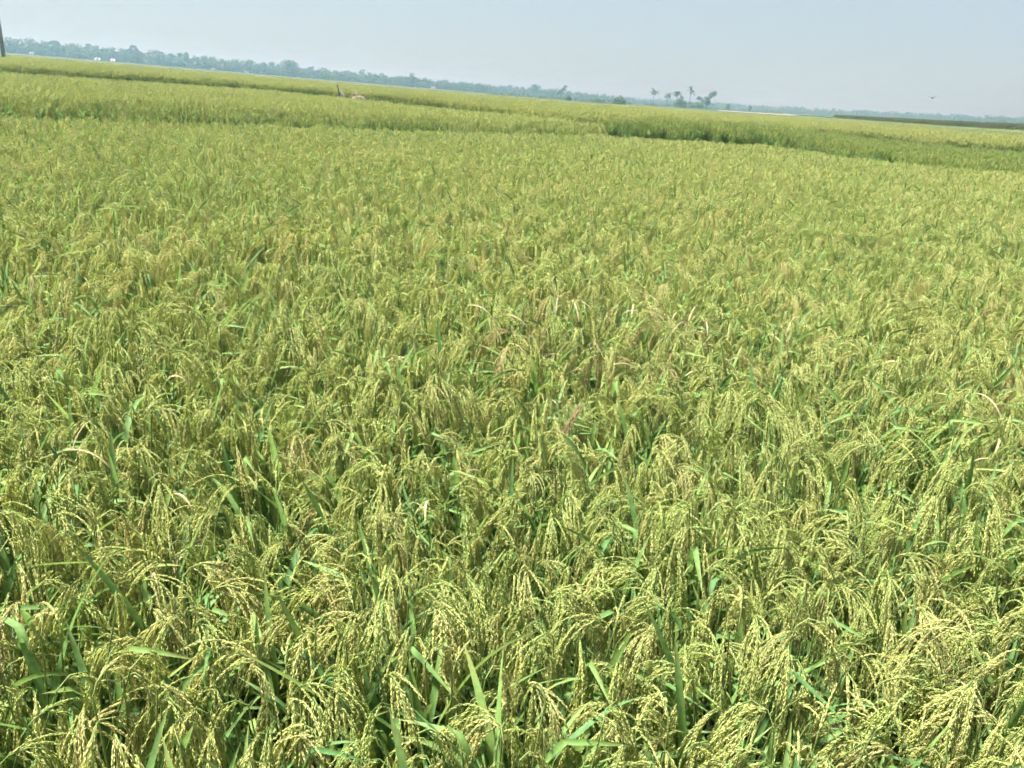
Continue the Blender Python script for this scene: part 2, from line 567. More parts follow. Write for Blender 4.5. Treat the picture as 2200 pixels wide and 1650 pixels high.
def bake(mb, templ, M0, low=False):
    P, LF = (PANL, LEAFL) if low else (PAN, LEAF)
    pans, leaves, cul = templ
    for k, M, t in pans:
        mb.add_part(P[k], M0 @ M, t, {0: 1, 1: 2})
    for k, M, t in leaves:
        mb.add_part(LF[k], M0 @ M, t, {0: 0})
    if not low:
        mb.add_part(cul, M0, random.random(), {0: 2, 1: 0})


def source(name, mb, mats):
    return bpy.data.objects.new(name, mb.mesh(name, mats))


def plant_sources(grain, templs, leafm=None):
    out = []
    for t in templs:
        mb = MB(); bake(mb, t, Matrix.Identity(4))
        out.append(source('rice_plant_source', mb, [leafm or M_LEAF, grain, M_CULM]))
    return out


def patch_sources(grain, leafm, n, size, per, seed, zs=1.0):
    out = []
    rr = np.random.default_rng(seed)
    for i in range(n):
        mb = MB()
        c = size / per
        for a in range(per):
            for b in range(per):
                x = (a + 0.5 - per / 2) * c + rr.uniform(-0.4, 0.4) * c
                y = (b + 0.5 - per / 2) * c + rr.uniform(-0.4, 0.4) * c
                M0 = (Matrix.Translation((x, y, 0)) @ Matrix.Rotation(rr.uniform(0, 6.28), 4, 'Z')
                      @ Matrix.Diagonal((1.1, 1.1, zs * rr.uniform(0.9, 1.1), 1)))
                bake(mb, TEMPL[int(rr.integers(0, len(TEMPL)))], M0, low=True)
        out.append(source('rice_patch_source', mb, [leafm, grain, M_CULM]))
    return out


def scatter(name, pts, rot, scl, var, sources):
    """one field as one object: geometry nodes set a plant on every point"""
    n = len(pts)
    me = bpy.data.meshes.new(name)
    me.from_pydata(np.asarray(pts).tolist(), [], [])
    for nm, typ, key, dat, dt in (('rot', 'FLOAT_VECTOR', 'vector', rot, np.float32), ('scl', 'FLOAT_VECTOR', 'vector', scl, np.float32),
                                  ('var', 'INT', 'value', var, np.int32)):
        at = me.attributes.new(nm, typ, 'POINT'); at.data.foreach_set(key, np.asarray(dat, dt).ravel())
    o = link(bpy.data.objects.new(name, me))
    ng = bpy.data.node_groups.new(name, 'GeometryNodeTree')
    ng.interface.new_socket('Geometry', in_out='INPUT', socket_type='NodeSocketGeometry')
    ng.interface.new_socket('Geometry', in_out='OUTPUT', socket_type='NodeSocketGeometry')
    N, L = ng.nodes, ng.links
    gi, go = N.new('NodeGroupInput'), N.new('NodeGroupOutput')
    iop = N.new('GeometryNodeInstanceOnPoints')
    jn = N.new('GeometryNodeJoinGeometry')
    for s in sources:
        oi = N.new('GeometryNodeObjectInfo'); oi.inputs['Object'].default_value = s
        oi.transform_space = 'ORIGINAL'
        g2 = N.new('GeometryNodeGeometryToInstance')
        L.new(oi.outputs['Geometry'], g2.inputs[0]); L.new(g2.outputs[0], jn.inputs[0])

    def named(nm, dt):
        a = N.new('GeometryNodeInputNamedAttribute'); a.data_type = dt; a.inputs['Name'].default_value = nm
        return a.outputs['Attribute']
    e2r = N.new('FunctionNodeEulerToRotation')
    L.new(named('rot', 'FLOAT_VECTOR'), e2r.inputs[0])
    L.new(gi.outputs[0], iop.inputs['Points']); L.new(jn.outputs[0], iop.inputs['Instance'])
    iop.inputs['Pick Instance'].default_value = True
    L.new(named('var', 'INT'), iop.inputs['Instance Index'])
    L.new(e2r.outputs[0], iop.inputs['Rotation']); L.new(named('scl', 'FLOAT_VECTOR'), iop.inputs['Scale'])
    L.new(iop.outputs[0], go.inputs[0])
    md = o.modifiers.new('plants', 'NODES'); md.node_group = ng
    return o


def grid_points(x0, x1, y0, y1, step, jit, seed):
    rr = np.random.default_rng(seed)
    xs, ys = np.meshgrid(np.arange(x0, x1, step), np.arange(y0, y1, step))
    p = np.c_[xs.ravel(), ys.ravel()]
    return p + rr.uniform(-jit, jit, p.shape) * step


def azr(p):
    return np.degrees(np.arctan2(p[:, 0], p[:, 1])), np.hypot(p[:, 0], p[:, 1])


def fbm(p, s, seed):
    rr = np.random.default_rng(seed)
    out = np.zeros(len(p))
    for k in range(7):
        a = rr.uniform(0, 6.28); fq = s * rr.uniform(0.5, 2.2)
        out += np.sin(fq * (p[:, 0] * math.cos(a) + p[:, 1] * math.sin(a)) + rr.uniform(0, 6.28))
    return out / 7


def settle(p, rr, nvar, smin=0.9, smax=1.08, tilt=0.07, zs=1.0):
    n = len(p)
    z = gz(p[:, 0], p[:, 1])
    h = 1 + 0.05 * fbm(p, 1.1, 3)
    s = rr.uniform(smin, smax, n) * h
    lx, ly = 0.20 * fbm(p, 1.6, 14), 0.20 * fbm(p, 1.6, 15)
    k = 1.0 if tilt > 0 else 0.0
    rot = np.c_[rr.normal(0, tilt, n) + k * lx, rr.normal(0, tilt, n) + k * ly, rr.uniform(0, 6.283, n)]
    return np.c_[p, z], rot, np.c_[s, s, s * zs], rr.integers(0, nvar, n)


NT = len(TEMPL)
# ---- the nearest field
STEP = 0.195
pA = grid_points(-24, 26, 0.35, 30, STEP, 0.42, 21)
az, r = azr(pA)
keep = (np.abs(az) < 56) & (r < edge(EDGE_A, az)) & (r > 0.45) & (np.random.default_rng(4).random(len(pA)) > 0.03)
pA, az, r = pA[keep], az[keep], r[keep]
rr = np.random.default_rng(5)
ptsA, rotA, sclA, varA = settle(pA, rr, NT)
# weedy, leafier places near the far edge and scattered leafy plants
fe = r / edge(EDGE_A, az)
sclA *= np.interp(edge(EDGE_A, az) - r, [0, 0.5, 1.5], [0.92, 0.96, 1.0])[:, None]
leafy = (rr.random(len(pA)) < 0.05) | ((fe > 0.80) & (fbm(pA, 0.7, 8) > 0.20) & (rr.random(len(pA)) < 0.8))
varA[leafy] = NT + rr.integers(0, 2, leafy.sum())

# which of them stand inside the picture (with the ears at about 0.75 m)
cm = np.array(cam.matrix_world.inverted())
tip = np.c_[ptsA[:, :2], ptsA[:, 2] + 0.75, np.ones(len(ptsA))] @ cm.T
u = 0.5 + tip[:, 0] / -tip[:, 2] * 1694 / 2200
v = 0.5 - tip[:, 1] / -tip[:, 2] * 1694 / 1650
inview = (tip[:, 2] < 0) & (u > -0.02) & (u < 1.02) & (v > 0) & (v < 1.06)
order = np.argsort(np.where(inview, r, 1e9))
near = order[:300]
rest = np.setdiff1d(np.arange(len(pA)), near)
srcA = plant_sources(M_GRAIN, TEMPL + LEAFY)
fieldA = scatter('rice_crop', ptsA[rest], rotA[rest], sclA[rest], varA[rest], srcA)
tag(fieldA, 'dense ripening yellow-green rice crop filling the nearest paddy up to the first bund', 'rice', kind='stuff')

# the three hundred nearest plants, each a thing with its ears and leaves as parts
uu, vv = u * 2200, v * 1650


def nearest_to(px, py, taken):
    d = [(math.hypot(uu[i] - px, vv[i] - py), i) for i in near if i not in taken]
    return min(d)[1]


special = {}
special[nearest_to(1205, 960, special)] = ('pale', 'rice plant with one bleached pinkish arching ear near the middle of the field')
special[nearest_to(205, 985, special)] = ('dry2', 'rice plant with pale curled dry leaves arching out beside a dark gap')
special[nearest_to(330, 1120, special)] = ('dry2', 'rice plant with a bent dry straw-coloured leaf in front of the dark gap')
dry_patch = set()
for i in near:
    if 1120 < uu[i] < 1580 and 640 < vv[i] < 810 and i not in special:
        dry_patch.add(i)
GROUP = 'ripening rice plants at the front of the field'
LABEL = 'ripening rice plant with drooping yellow-green ears and long green leaves at the front'
LABEL_LEAFY = 'leafy rice plant with few ears and many broad green leaves at the front'
LABEL_DRY = 'rice plant with thin dried brown leaves among its ears in the withered patch'
prr = np.random.default_rng(77)
for i in near:
    k = int(varA[i])
    sp = special.get(i)
    pans, leaves, cul = (TEMPL + LEAFY)[k]
    root = bpy.data.objects.new('rice_plant', None)
    root.empty_display_size = 0.05
    link(root)
    root.location = ptsA[i]; root.rotation_euler = rotA[i]; root.scale = sclA[i]
    if sp:
        tag(root, sp[1], 'rice plant', GROUP)
    elif i in dry_patch:
        tag(root, LABEL_DRY, 'rice plant', GROUP)
    else:
        tag(root, LABEL_LEAFY if k >= NT else LABEL, 'rice plant', GROUP)
    c = link(bpy.data.objects.new('culm_clump', CULM_MESH[k]), root)
    for q, (idx, M, t) in enumerate(pans):
        me = P_MESH[idx]
        if sp and sp[0] == 'pale' and q in (0,):
            me = PALE_MESH[0]
        if i in dry_patch and q % 6 == 1:
            me = DRYP_MESH[idx % 6]
        o = link(bpy.data.objects.new('panicle', me), root)
        Mm = M.copy()
        if sp and sp[0] == 'pale' and q == 0:
            Mm = Matrix.Translation((0, 0, 0.13)) @ M
            o['label'] = 'bleached pinkish arching ear'
        o.matrix_local = Mm
    for idx, M, t in leaves:
        o = link(bpy.data.objects.new('leaf', L_MESH[idx]), root)
        o.matrix_local = M
    ndry = 3 if sp and sp[0] == 'dry2' else (int(prr.integers(1, 4)) if i in dry_patch else (1 if prr.random() < 0.07 else 0))
    for q in range(ndry):
        o = link(bpy.data.objects.new('leaf', D_MESH[int(prr.integers(0, 4))]), root)
        a = prr.uniform(0, 6.28)
        o.matrix_local = (Matrix.Translation((0.08 * math.cos(a), 0.08 * math.sin(a), prr.uniform(0.62, 0.76)))
                          @ Matrix.Rotation(a, 4, 'Z'))
        o['label'] = 'dry pale brown leaf'

# ---- the fields behind
rr = np.random.default_rng(6)
pB = grid_points(-45, 5, 10, 50, 0.21, 0.42, 22)
az, r = azr(pB)
keep = (az > -52) & (az < 5.1) & (r > edge(EDGE_A, az) + 1.7) & (r < edge(EDGE_B, az))
pB = pB[keep]; front = (r - edge(EDGE_A, az))[keep] < 2.5
srcB = plant_sources(M_GRAIN_B, TEMPL[:5]) + plant_sources(M_GRAIN_B, LEAFY, M_LEAF_SHADED)
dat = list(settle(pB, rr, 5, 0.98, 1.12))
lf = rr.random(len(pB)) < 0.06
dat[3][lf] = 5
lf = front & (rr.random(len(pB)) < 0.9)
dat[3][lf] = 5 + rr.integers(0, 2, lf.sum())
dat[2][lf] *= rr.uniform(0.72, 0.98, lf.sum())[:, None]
fB = scatter('rice_crop', *dat, srcB)
tag(fB, 'taller rice crop behind the dark bund, in the strip before the leaning stake', 'rice', kind='stuff')

pC = grid_points(1, 40, 12, 50, 0.21, 0.42, 23)
az, r = azr(pC)
keep = (az < 52) & (az >= 5.1) & (r > edge(EDGE_A, az) + 3.0) & (r < edge(EDGE_C, az))
pC = pC[keep]; az = az[keep]; r = r[keep]
front = r - edge(EDGE_A, az) < 3.9
srcC = plant_sources(M_GRAIN_C, TEMPL[:4]) + plant_sources(M_GRAIN_C, LEAFY, M_LEAF_SHADED) + plant_sources(M_GRAIN_C, LEAFY)
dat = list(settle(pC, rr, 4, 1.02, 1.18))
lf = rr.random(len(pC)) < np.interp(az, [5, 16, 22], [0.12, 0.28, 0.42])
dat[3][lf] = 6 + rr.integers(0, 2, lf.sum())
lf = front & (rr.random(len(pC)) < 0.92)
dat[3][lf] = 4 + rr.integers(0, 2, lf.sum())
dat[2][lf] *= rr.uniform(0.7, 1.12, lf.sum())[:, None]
low = (np.interp(az, [17, 22], [1.0, 0.80]) * (1 + 0.16 * fbm(pC, 2.2, 19)))[:, None]
dat[2] = dat[2] * low
fC = scatter('rice_crop', *dat, srcC)
tag(fC, 'dark green leafy unripe rice crop standing high behind the bund on the far side', 'rice', kind='stuff')

srcD = patch_sources(M_GRAIN_D, M_LEAF, 4, 1.5, 7, 91)
pD = grid_points(-120, 110, 20, 180, 1.35, 0.4, 24)
az, r = azr(pD)
inner = np.where(az < 5.1, edge(EDGE_B, az), edge(EDGE_C, az)) + 3.4
keep = (np.abs(az) < 46) & (r > inner) & (r < np.minimum(edge(EDGE_D, az), 178))
pD = pD[keep]
fD = scatter('rice_crop', *settle(pD, rr, 4, 0.95, 1.06, 0.0, 1.02), srcD)
tag(fD, 'golden rice crop in the far fields reaching to the wooded skyline', 'rice', kind='stuff')

srcE = patch_sources(M_PALEGREEN, M_PALEGREEN, 2, 1.5, 6, 92)
pE = grid_points(25, 90, 30, 180, 1.35, 0.35, 25)
az, r = azr(pE)
keep = (az > 17.9) & (az < 46) & (r > edge(EDGE_D, az) + 7) & (r < edge(EDGE_D, az) + 30)
fE = scatter('rice_crop', *settle(pE[keep], rr, 2, 0.9, 1.0, 0.0, 0.9), srcE)
tag(fE, 'narrow pale green crop strip in front of the tall brown crop', 'rice', kind='stuff')

srcF = patch_sources(M_BROWN, M_BROWN, 3, 1.5, 7, 93)
pF = grid_points(30, 120, 40, 200, 1.2, 0.35, 26)
az, r = azr(pF)
keep = (az > 20.0) & (az < 46) & (r > edge(EDGE_D, az) + 32) & (r < edge(EDGE_D, az) + 62)
dF = list(settle(pF[keep], rr, 3, 1.0, 1.15, 0.0, 1.0))
dF[2][:, 2] *= 1.52
fF = scatter('tall_crop', *dF, srcF)
tag(fF, 'tall brownish crop standing as a dark band before the far woods', 'crop', kind='stuff')


# ------------------------------------------------------------------ trees
def leaf_cloud(mb, blobs, n, size, rr, mat=0):
    """leaf-sized faces spread through the volume of a crown; blobs = (cx, cy, cz, rx, ry, rz)"""
    blobs = np.array(blobs, float)
    w = blobs[:, 3] * blobs[:, 4] * blobs[:, 5]
    idx = rr.choice(len(blobs), n, p=w / w.sum())
    d = rr.normal(0, 1, (n, 3)); d /= np.linalg.norm(d, axis=1)[:, None]
    rad = rr.random(n) ** 0.42
    c = blobs[idx, :3] + d * rad[:, None] * blobs[idx, 3:6]
    a = rr.normal(0, 1, (n, 3)); a /= np.linalg.norm(a, axis=1)[:, None]
    b = np.cross(a, rr.normal(0, 1, (n, 3))); b /= np.linalg.norm(b, axis=1)[:, None]
    s = size * rr.uniform(0.6, 1.4, n)[:, None]
    V = np.stack([c - a * s, c - b * s * 0.55, c + a * s, c + b * s * 0.55], 1).reshape(-1, 3)
    F = [(4 * i, 4 * i + 1, 4 * i + 2, 4 * i + 3) for i in range(n)]
    mb.add(V, F, mat, np.repeat(rr.random(n) * 0.35, 4), 0.0)


def crown_blobs(rr, h, w, n=6, base=0.35, lean=0.0):
    out = []
    for i in range(n):
        zz = rr.uniform(base, 0.86) * h
        k = 1 - abs((zz / h - 0.6)) * 1.3
        a = rr.uniform(0, 6.28); q = rr.uniform(0.1, 0.55) * w * 0.5 * max(k, 0.3)
        s = rr.uniform(0.45, 0.75) * w * 0.5
        out.append((q * math.cos(a) * 1.1 + lean * zz, q * math.sin(a), zz, s, s, s * rr.uniform(0.55, 0.85)))
    out.append((lean * h * 0.85, 0, h * 0.82, w * 0.26, w * 0.26, h * 0.15))
    return out


def wood(name, az0, az1, rfun, hfun, spacing, rows, seed, label):
    rr = np.random.default_rng(seed)
    mb = MB()
    for row in range(rows):
        a = az0
        while a < az1:
            rad = rfun(a) + row * 7 + rr.uniform(-3, 3)
            x, y = polar(a, rad)
            h = hfun(a) * rr.uniform(0.72, 1.12) * (1.0 if row else 0.93)
            w = rr.uniform(0.65, 1.05) * spacing * 1.7
            zb = float(gz(x, y))
            bl = [(bx + x, by + y, bz + zb, p, q, s) for bx, by, bz, p, q, s in crown_blobs(rr, h, w, 4, 0.15)]
            bl.append((x, y, zb + h * 0.28, w * 0.6, w * 0.6, h * 0.33)); bl.append((x, y, zb + h * 0.5, w * 0.5, w * 0.5, h * 0.3))
            leaf_cloud(mb, bl, 420, 0.75, rr)
            tube(mb, [(x, y, zb - 0.3), (x, y, zb + h * 0.6)], [0.18, 0.08], 4, 1)
            a += math.degrees(spacing * rr.uniform(0.7, 1.2) / rad)
    o = link(bpy.data.objects.new(name, mb.mesh(name, [M_TREE, M_BARK], False)))
    tag(o, label, 'woodland', kind='stuff')


hL = lambda a: np.interp(a, [-50, -32, -25, -20, -16, -12, -8, -5, -2.5], [9.6, 9.4, 9.8, 8.6, 9.2, 8.4, 7.6, 8.0, 6.0])
wood('treeline', -48, -2.6, lambda a: 600 + 2 * (a + 25), hL, 5.5, 3, 31, 'long hazy blue-green wood along the skyline behind the white houses')
hM = lambda a: np.interp(a, [-4.5, -2.5, -0.5, 1.5, 4, 6], [5, 7.5, 9.2, 8.4, 7.2, 5.5])
wood('treeline', -4.6, 6.5, lambda a: 730, hM, 6, 3, 32, 'low rounded hazy wood in the middle of the skyline, left of the palms')
hR = lambda a: np.interp(a, [2, 8, 12, 16, 22, 26, 31, 36, 50], [6.2, 7.6, 8.0, 8.6, 8.6, 8.4, 9.0, 9.6, 10])
wood('treeline', 1.5, 50, lambda a: 960, hR, 7.5, 3, 33, 'farthest pale blue wood along the skyline beyond the palms')


def tree(name, az_, rad, h, w, label, blobs=None, n=420, size=0.35, trunk=True, lean=0.0, seed=1, mat=None, base=0.35, limbs=4, cat='tree', group=None):
    rr = np.random.default_rng(seed)
    x, y = polar(az_, rad)
    root = link(bpy.data.objects.new(name, None))
    root.location = (x, y, float(gz(x, y)))
    root.rotation_euler = (0, 0, -R(az_))
    tag(root, label, cat, group)
    bl = blobs if blobs else crown_blobs(rr, h, w, 6, base, lean)
    mb = MB(); leaf_cloud(mb, bl, n, size, rr)
    link(bpy.data.objects.new('crown', mb.mesh('crown', [mat or M_TREE], False)), root)
    if trunk:
        mb = MB()
        top = bl[int(np.argmax([b[2] for b in bl]))]
        zt = top[2]
        pts = [(lean * zt * s * 0.9, 0.05 * math.sin(5 * s), zt * s - 0.2) for s in np.linspace(0, 1, 6)]
        tube(mb, pts, np.linspace(0.03 * h, 0.008 * h, 6), 7, 0)
        for k in range(min(limbs, len(bl))):
            b = bl[k]
            s0 = 0.35 + 0.1 * k / limbs
            p0 = (lean * zt * s0 * 0.9, 0, zt * s0 - 0.2)
            m = ((p0[0] + b[0]) / 2, (p0[1] + b[1]) / 2, p0[2] * 0.4 + b[2] * 0.6 - 0.2)
            tube(mb, [p0, m, (b[0], b[1], b[2])], [0.012 * h, 0.008 * h, 0.004 * h], 5, 0)
        link(bpy.data.objects.new('trunk', mb.mesh('trunk', [M_BARK])), root)
    return root


# trees standing above the woods
rb = [(math.cos(a) * 1.7, math.sin(a * 2) * 0.5, 9.2 + math.sin(a) * 1.7, 0.95, 0.85, 0.8) for a in np.linspace(-0.9, 4.1, 9)]
tree('tall_tree', -25.42, 588, 14, 5, 'tall tree with a ring-shaped crown rising above the long wood', rb, 520, 0.4, seed=51)
rb = [(-2.4, 0, 8.2, 0.9, 0.9, 0.9), (-0.8, 0, 9.2, 1.5, 1.0, 0.6), (1.0, 0, 9.2, 1.4, 1.0, 0.6), (2.4, 0, 8.4, 0.8, 0.8, 1.1)]
tree('tall_tree', -29.66, 588, 12, 5, 'flat-topped tree rising above the wood near the leaning pole', rb, 420, 0.4, seed=52)
tree('round_tree', -16.11, 585, 11.6, 12, 'big dome-shaped tree, tallest hump of the long wood', None, 1500, 0.5, seed=53, base=0.2)
tree('round_tree', -8.26, 580, 10.3, 7.5, 'round-crowned tree rising from the wood above two white houses', None, 900, 0.45, seed=54, base=0.2)
tree('round_tree', -22.4, 590, 10.8, 4.2, 'small pointed tree top showing above the long wood', None, 500, 0.4, seed=55)
tree('round_tree', 0.1, 715, 11.0, 9, 'tufted tree on top of the low rounded wood', None, 900, 0.5, seed=56)
lb = [(-1.6, 0, 4.0, 1.2, 1.0, 1.0), (-0.4, 0, 5.4, 1.4, 1.1, 1.1), (1.0, 0, 6.7, 1.5, 1.2, 1.1), (2.2, 0, 8.0, 1.5, 1.2, 1.1), (2.4, 0, 6.0, 0.7, 0.7, 0.7)]
tree('leaning_tree', 1.9, 520, 10, 5, 'slanting tree with its crown swept to one side, standing apart', lb, 420, 0.34, lean=0.15, seed=57)


def palm(az_, rad, h, crown, label, seed, fronds=18, droop=1.5, lean=0.0, skew=0.0):
    rr = np.random.default_rng(seed)
    x, y = polar(az_, rad)
    root = link(bpy.data.objects.new('palm_tree', None))
    root.location = (x, y, float(gz(x, y)))
    root.rotation_euler = (0, 0, -R(az_))
    tag(root, label, 'palm tree', 'slender palms on the far field edge')
    ht = h - crown * 0.25
    mb = MB()
    pts = [(lean * s * s * ht, 0, ht * s - 0.2) for s in np.linspace(0, 1, 7)]
    tube(mb, pts, np.linspace(0.16, 0.11, 7), 8, 0)
    link(bpy.data.objects.new('trunk', mb.mesh('trunk', [M_BARK])), root)
    top = np.array([lean * ht, 0, ht - 0.2])
    mb = MB()
    for k in range(fronds):
        a = 2 * math.pi * k / fronds + rr.uniform(-0.2, 0.2)
        el = rr.uniform(-0.2, 1.25) + skew * math.cos(a)
        d = np.array([math.cos(a) * math.cos(el), math.sin(a) * math.cos(el), math.sin(el)])
        p = top.copy(); L = crown * 0.62 * rr.uniform(0.8, 1.1); ns = 6
        for s in range(ns):
            q = p + d * L / ns
            # leaflets on both sides of the rib
            lat = np.cross(d, [0, 0, 1.0]); lat /= np.linalg.norm(lat) + 1e-9
            for sg in (-1, 1):
                for j in range(3):
                    b = p + (q - p) * (j + 0.5) / 3
                    ll = crown * 0.17 * (1 - 0.4 * s / ns)
                    e = b + (lat * sg * 0.8 + d * 0.45 + np.array([0, 0, -0.35])) * ll
                    wd = d * 0.17
                    mb.add([b - wd, b + wd, e], [(0, 1, 2)], 0, rr.random() * 0.3, 0.0)
            mb.add([p, q, q + lat * 0.03, p + lat * 0.03], [(0, 1, 2, 3)], 0, 0.1, 0.0)
            p = q; d = d + np.array([0, 0, -1.0]) * droop / ns; d /= np.linalg.norm(d)
    link(bpy.data.objects.new('crown', mb.mesh('crown', [M_TREE], False)), root)


palm(8.12, 430, 8.9, 5.0, 'slender palm with an umbrella-shaped head, first palm beside the open gap', 61, droop=1.7)
palm(9.05, 440, 8.0, 4.4, 'shortest slender palm, second in the row of palms', 62, droop=2.4)
palm(9.68, 430, 8.6, 4.6, 'slender palm rising right behind the dark rounded bush', 63, droop=1.4, skew=0.35)
palm(10.52, 430, 10.3, 4.8, 'tallest slender palm with a ragged one-sided head', 64, fronds=13, droop=2.0, skew=-0.5, lean=0.02)
bb = [(a, b, c - 1.6, p, q, t) for a, b, c, p, q, t in [(-3.6, 0, 7.2, 1.7, 1.4, 1.1), (-1.8, 0, 6.0, 1.3, 1.2, 0.9), (-0.4, 0, 7.6, 1.2, 1.2, 1.2), (0.6, 0, 5.6, 1.6, 1.4, 1.5), (1.0, 0, 8.0, 1.2, 1.1, 1.0),
      (2.4, 0, 9.4, 1.9, 1.5, 1.5), (3.2, 0, 10.2, 1.3, 1.2, 1.0), (3.9, 0, 6.6, 0.5, 0.5, 0.5), (3.4, 0, 5.0, 0.8, 0.6, 0.4)]]
tree('field_tree', 11.65, 425, 11, 9, 'broad open-crowned tree with clumped foliage standing after the palms', bb, 900, 0.33, seed=65, lean=0.06, limbs=7)
tree('bush', 9.95, 415, 6.8, 6.5, 'dark rounded bush at the foot of the palms', [(-1.2, 0, 2.4, 2.2, 2, 2.4), (0, 0, 4.2, 1.6, 1.5, 1.8), (1.8, 0, 2.2, 1.9, 1.6, 2.0), (0.2, 0, 5.6, 0.8, 0.8, 0.8)], 900, 0.32, mat=M_BUSH, seed=66, cat='bush')
tree('bush', 11.0, 410, 4.6, 8, 'low pale bush between the dark bush and the open-crowned tree', [(-2.4, 0, 1.8, 2.2, 1.6, 1.8), (0.4, 0, 2.2, 2.2, 1.6, 1.8), (2.6, 0, 1.8, 1.6, 1.4, 1.9)], 500, 0.34, mat=M_BUSH, seed=67, cat='bush')
tree('bush', 5.85, 300, 3.7, 4.6, 'rounded shrub on the far field edge before the low wood', [(-1.0, 0, 1.6, 1.5, 1.3, 1.4), (0.5, 0, 2.0, 1.6, 1.3, 1.6), (1.7, 0, 1.3, 1.0, 1.0, 1.2)], 700, 0.24, mat=M_BUSH, seed=68, cat='bush')
tree('bush', 2.44, 300, 2.6, 1.9, 'small dark shrub in front of the slanting tree', [(0, 0, 1.5, 0.9, 0.8, 1.1), (0.3, 0, 1.1, 0.9, 0.8, 1.0)], 350, 0.2, mat=M_BUSH, seed=69, cat='bush')
tree('bush', 4.4, 305, 2.3, 5.0, 'low flat shrub on the field edge beside the rounded shrub', [(-1.6, 0, 1.2, 1.2, 0.9, 0.9), (0.2, 0, 1.4, 1.3, 0.9, 0.9), (1.7, 0, 1.1, 1.0, 0.9, 0.9)], 420, 0.22, mat=M_BUSH, seed=70, cat='bush')
tree('small_tree', 13.1, 430, 4.4, 3.2, 'small tree just past the open-crowned tree', None, 320, 0.28, seed=71)
tree('small_tree', 14.5, 440, 4.0, 2.4, 'thin small tree at the far end of the field edge', None, 260, 0.26, seed=72)


def hedge(az0, az1, rad, h, seed, label):
    rr = np.random.default_rng(seed)
    mb = MB()
    a = az0
    while a < az1:
        x, y = polar(a, rad + rr.uniform(-2, 2)); zb = float(gz(x, y))
        s = rr.uniform(0.6, 1.3)
        leaf_cloud(mb, [(x, y, zb + 0.55 * h * s, 0.9, 0.9, 0.55 * h * s)], 60, 0.2, rr)
        a += math.degrees(1.1 / rad)
    o = link(bpy.data.objects.new('undergrowth', mb.mesh('undergrowth', [M_BUSH], False)))
    tag(o, label, 'undergrowth', kind='stuff')


hedge(-3, 7.2, 300, 1.45, 81, 'low dark undergrowth along the far field edge before the middle wood')
hedge(7.6, 16.5, 405, 1.7, 82, 'low undergrowth along the field edge at the feet of the palms')


# ------------------------------------------------------------------ white houses under the wood
def house(az_, rad, w, h, label, seed):
    rr = np.random.default_rng(seed)
    x, y = polar(az_, rad)
    root = link(bpy.data.objects.new('village_house', None))
    root.location = (x, y, float(gz(x, y))); root.rotation_euler = (0, 0, -R(az_) + rr.uniform(-0.25, 0.25))
    tag(root, label, 'house', 'white houses under the long wood')
    w *= 0.50; h *= 0.66
    d = w * 0.8
    mb = MB(); box(mb, -w / 2, w / 2, -d / 2, d / 2, -0.2, h)
    V = [(-w / 2, -d / 2, h), (-w / 2, d / 2, h), (-w / 2, 0, h + 0.8), (w / 2, -d / 2, h), (w / 2, d / 2, h), (w / 2, 0, h + 0.8)]
    mb.add(V, [(0, 2, 1), (3, 4, 5)])
    link(bpy.data.objects.new('wall', mb.mesh('wall', [M_WHITE], False)), root)
    mb = MB(); e = 0.35
    V = []
    for sx in (-1, 1):
        V += [(sx * (w / 2 + e), -d / 2 - e, h - 0.22), (sx * (w / 2 + e), 0, h + 0.86), (sx * (w / 2 + e), d / 2 + e, h - 0.22),
              (sx * (w / 2 + e), -d / 2 - e, h - 0.30), (sx * (w / 2 + e), 0, h + 0.80), (sx * (w / 2 + e), d / 2 + e, h - 0.30)]
    mb.add(V, [(0, 1, 7, 6), (1, 2, 8, 7), (3, 9, 10, 4), (4, 10, 11, 5), (0, 6, 9, 3), (2, 5, 11, 8), (0, 3, 4, 1), (1, 4, 5, 2), (6, 7, 10, 9), (7, 8, 11, 10)])
    link(bpy.data.objects.new('roof', mb.mesh('roof', [M_TIN], False)), root)
    mb = MB(); box(mb, -0.45, 0.45, -d / 2 - 0.04, -d / 2 + 0.02, 0.0, 1.9)
    link(bpy.data.objects.new('door', mb.mesh('door', [M_DARKDOOR], False)), root)
    for sx in (-0.33, 0.33):
        mb = MB(); box(mb, sx * w - 0.3, sx * w + 0.3, -d / 2 - 0.04, -d / 2 + 0.02, 1.0, 1.8)
        link(bpy.data.objects.new('window', mb.mesh('window', [M_DARKDOOR], False)), root)


house(-30.88, 570, 2.8, 2.1, 'small white house under the wood nearest the leaning pole', 1)
house(-27.45, 570, 4.2, 1.9, 'wide low white house, left of the bright pair under the wood', 2)
house(-26.62, 570, 3.4, 2.1, 'brightest white house, right of the pair under the wood', 3)
house(-20.90, 575, 2.6, 1.9, 'lone small white house at the foot of the long wood', 4)
house(-18.88, 580, 2.8, 1.8, 'pale low house half hidden at the foot of the long wood', 5)
house(-7.93, 580, 2.4, 1.9, 'narrow white house below the round-crowned tree', 6)
house(-6.83, 580, 3.6, 1.8, 'wide white house at the end of the long wood', 7)

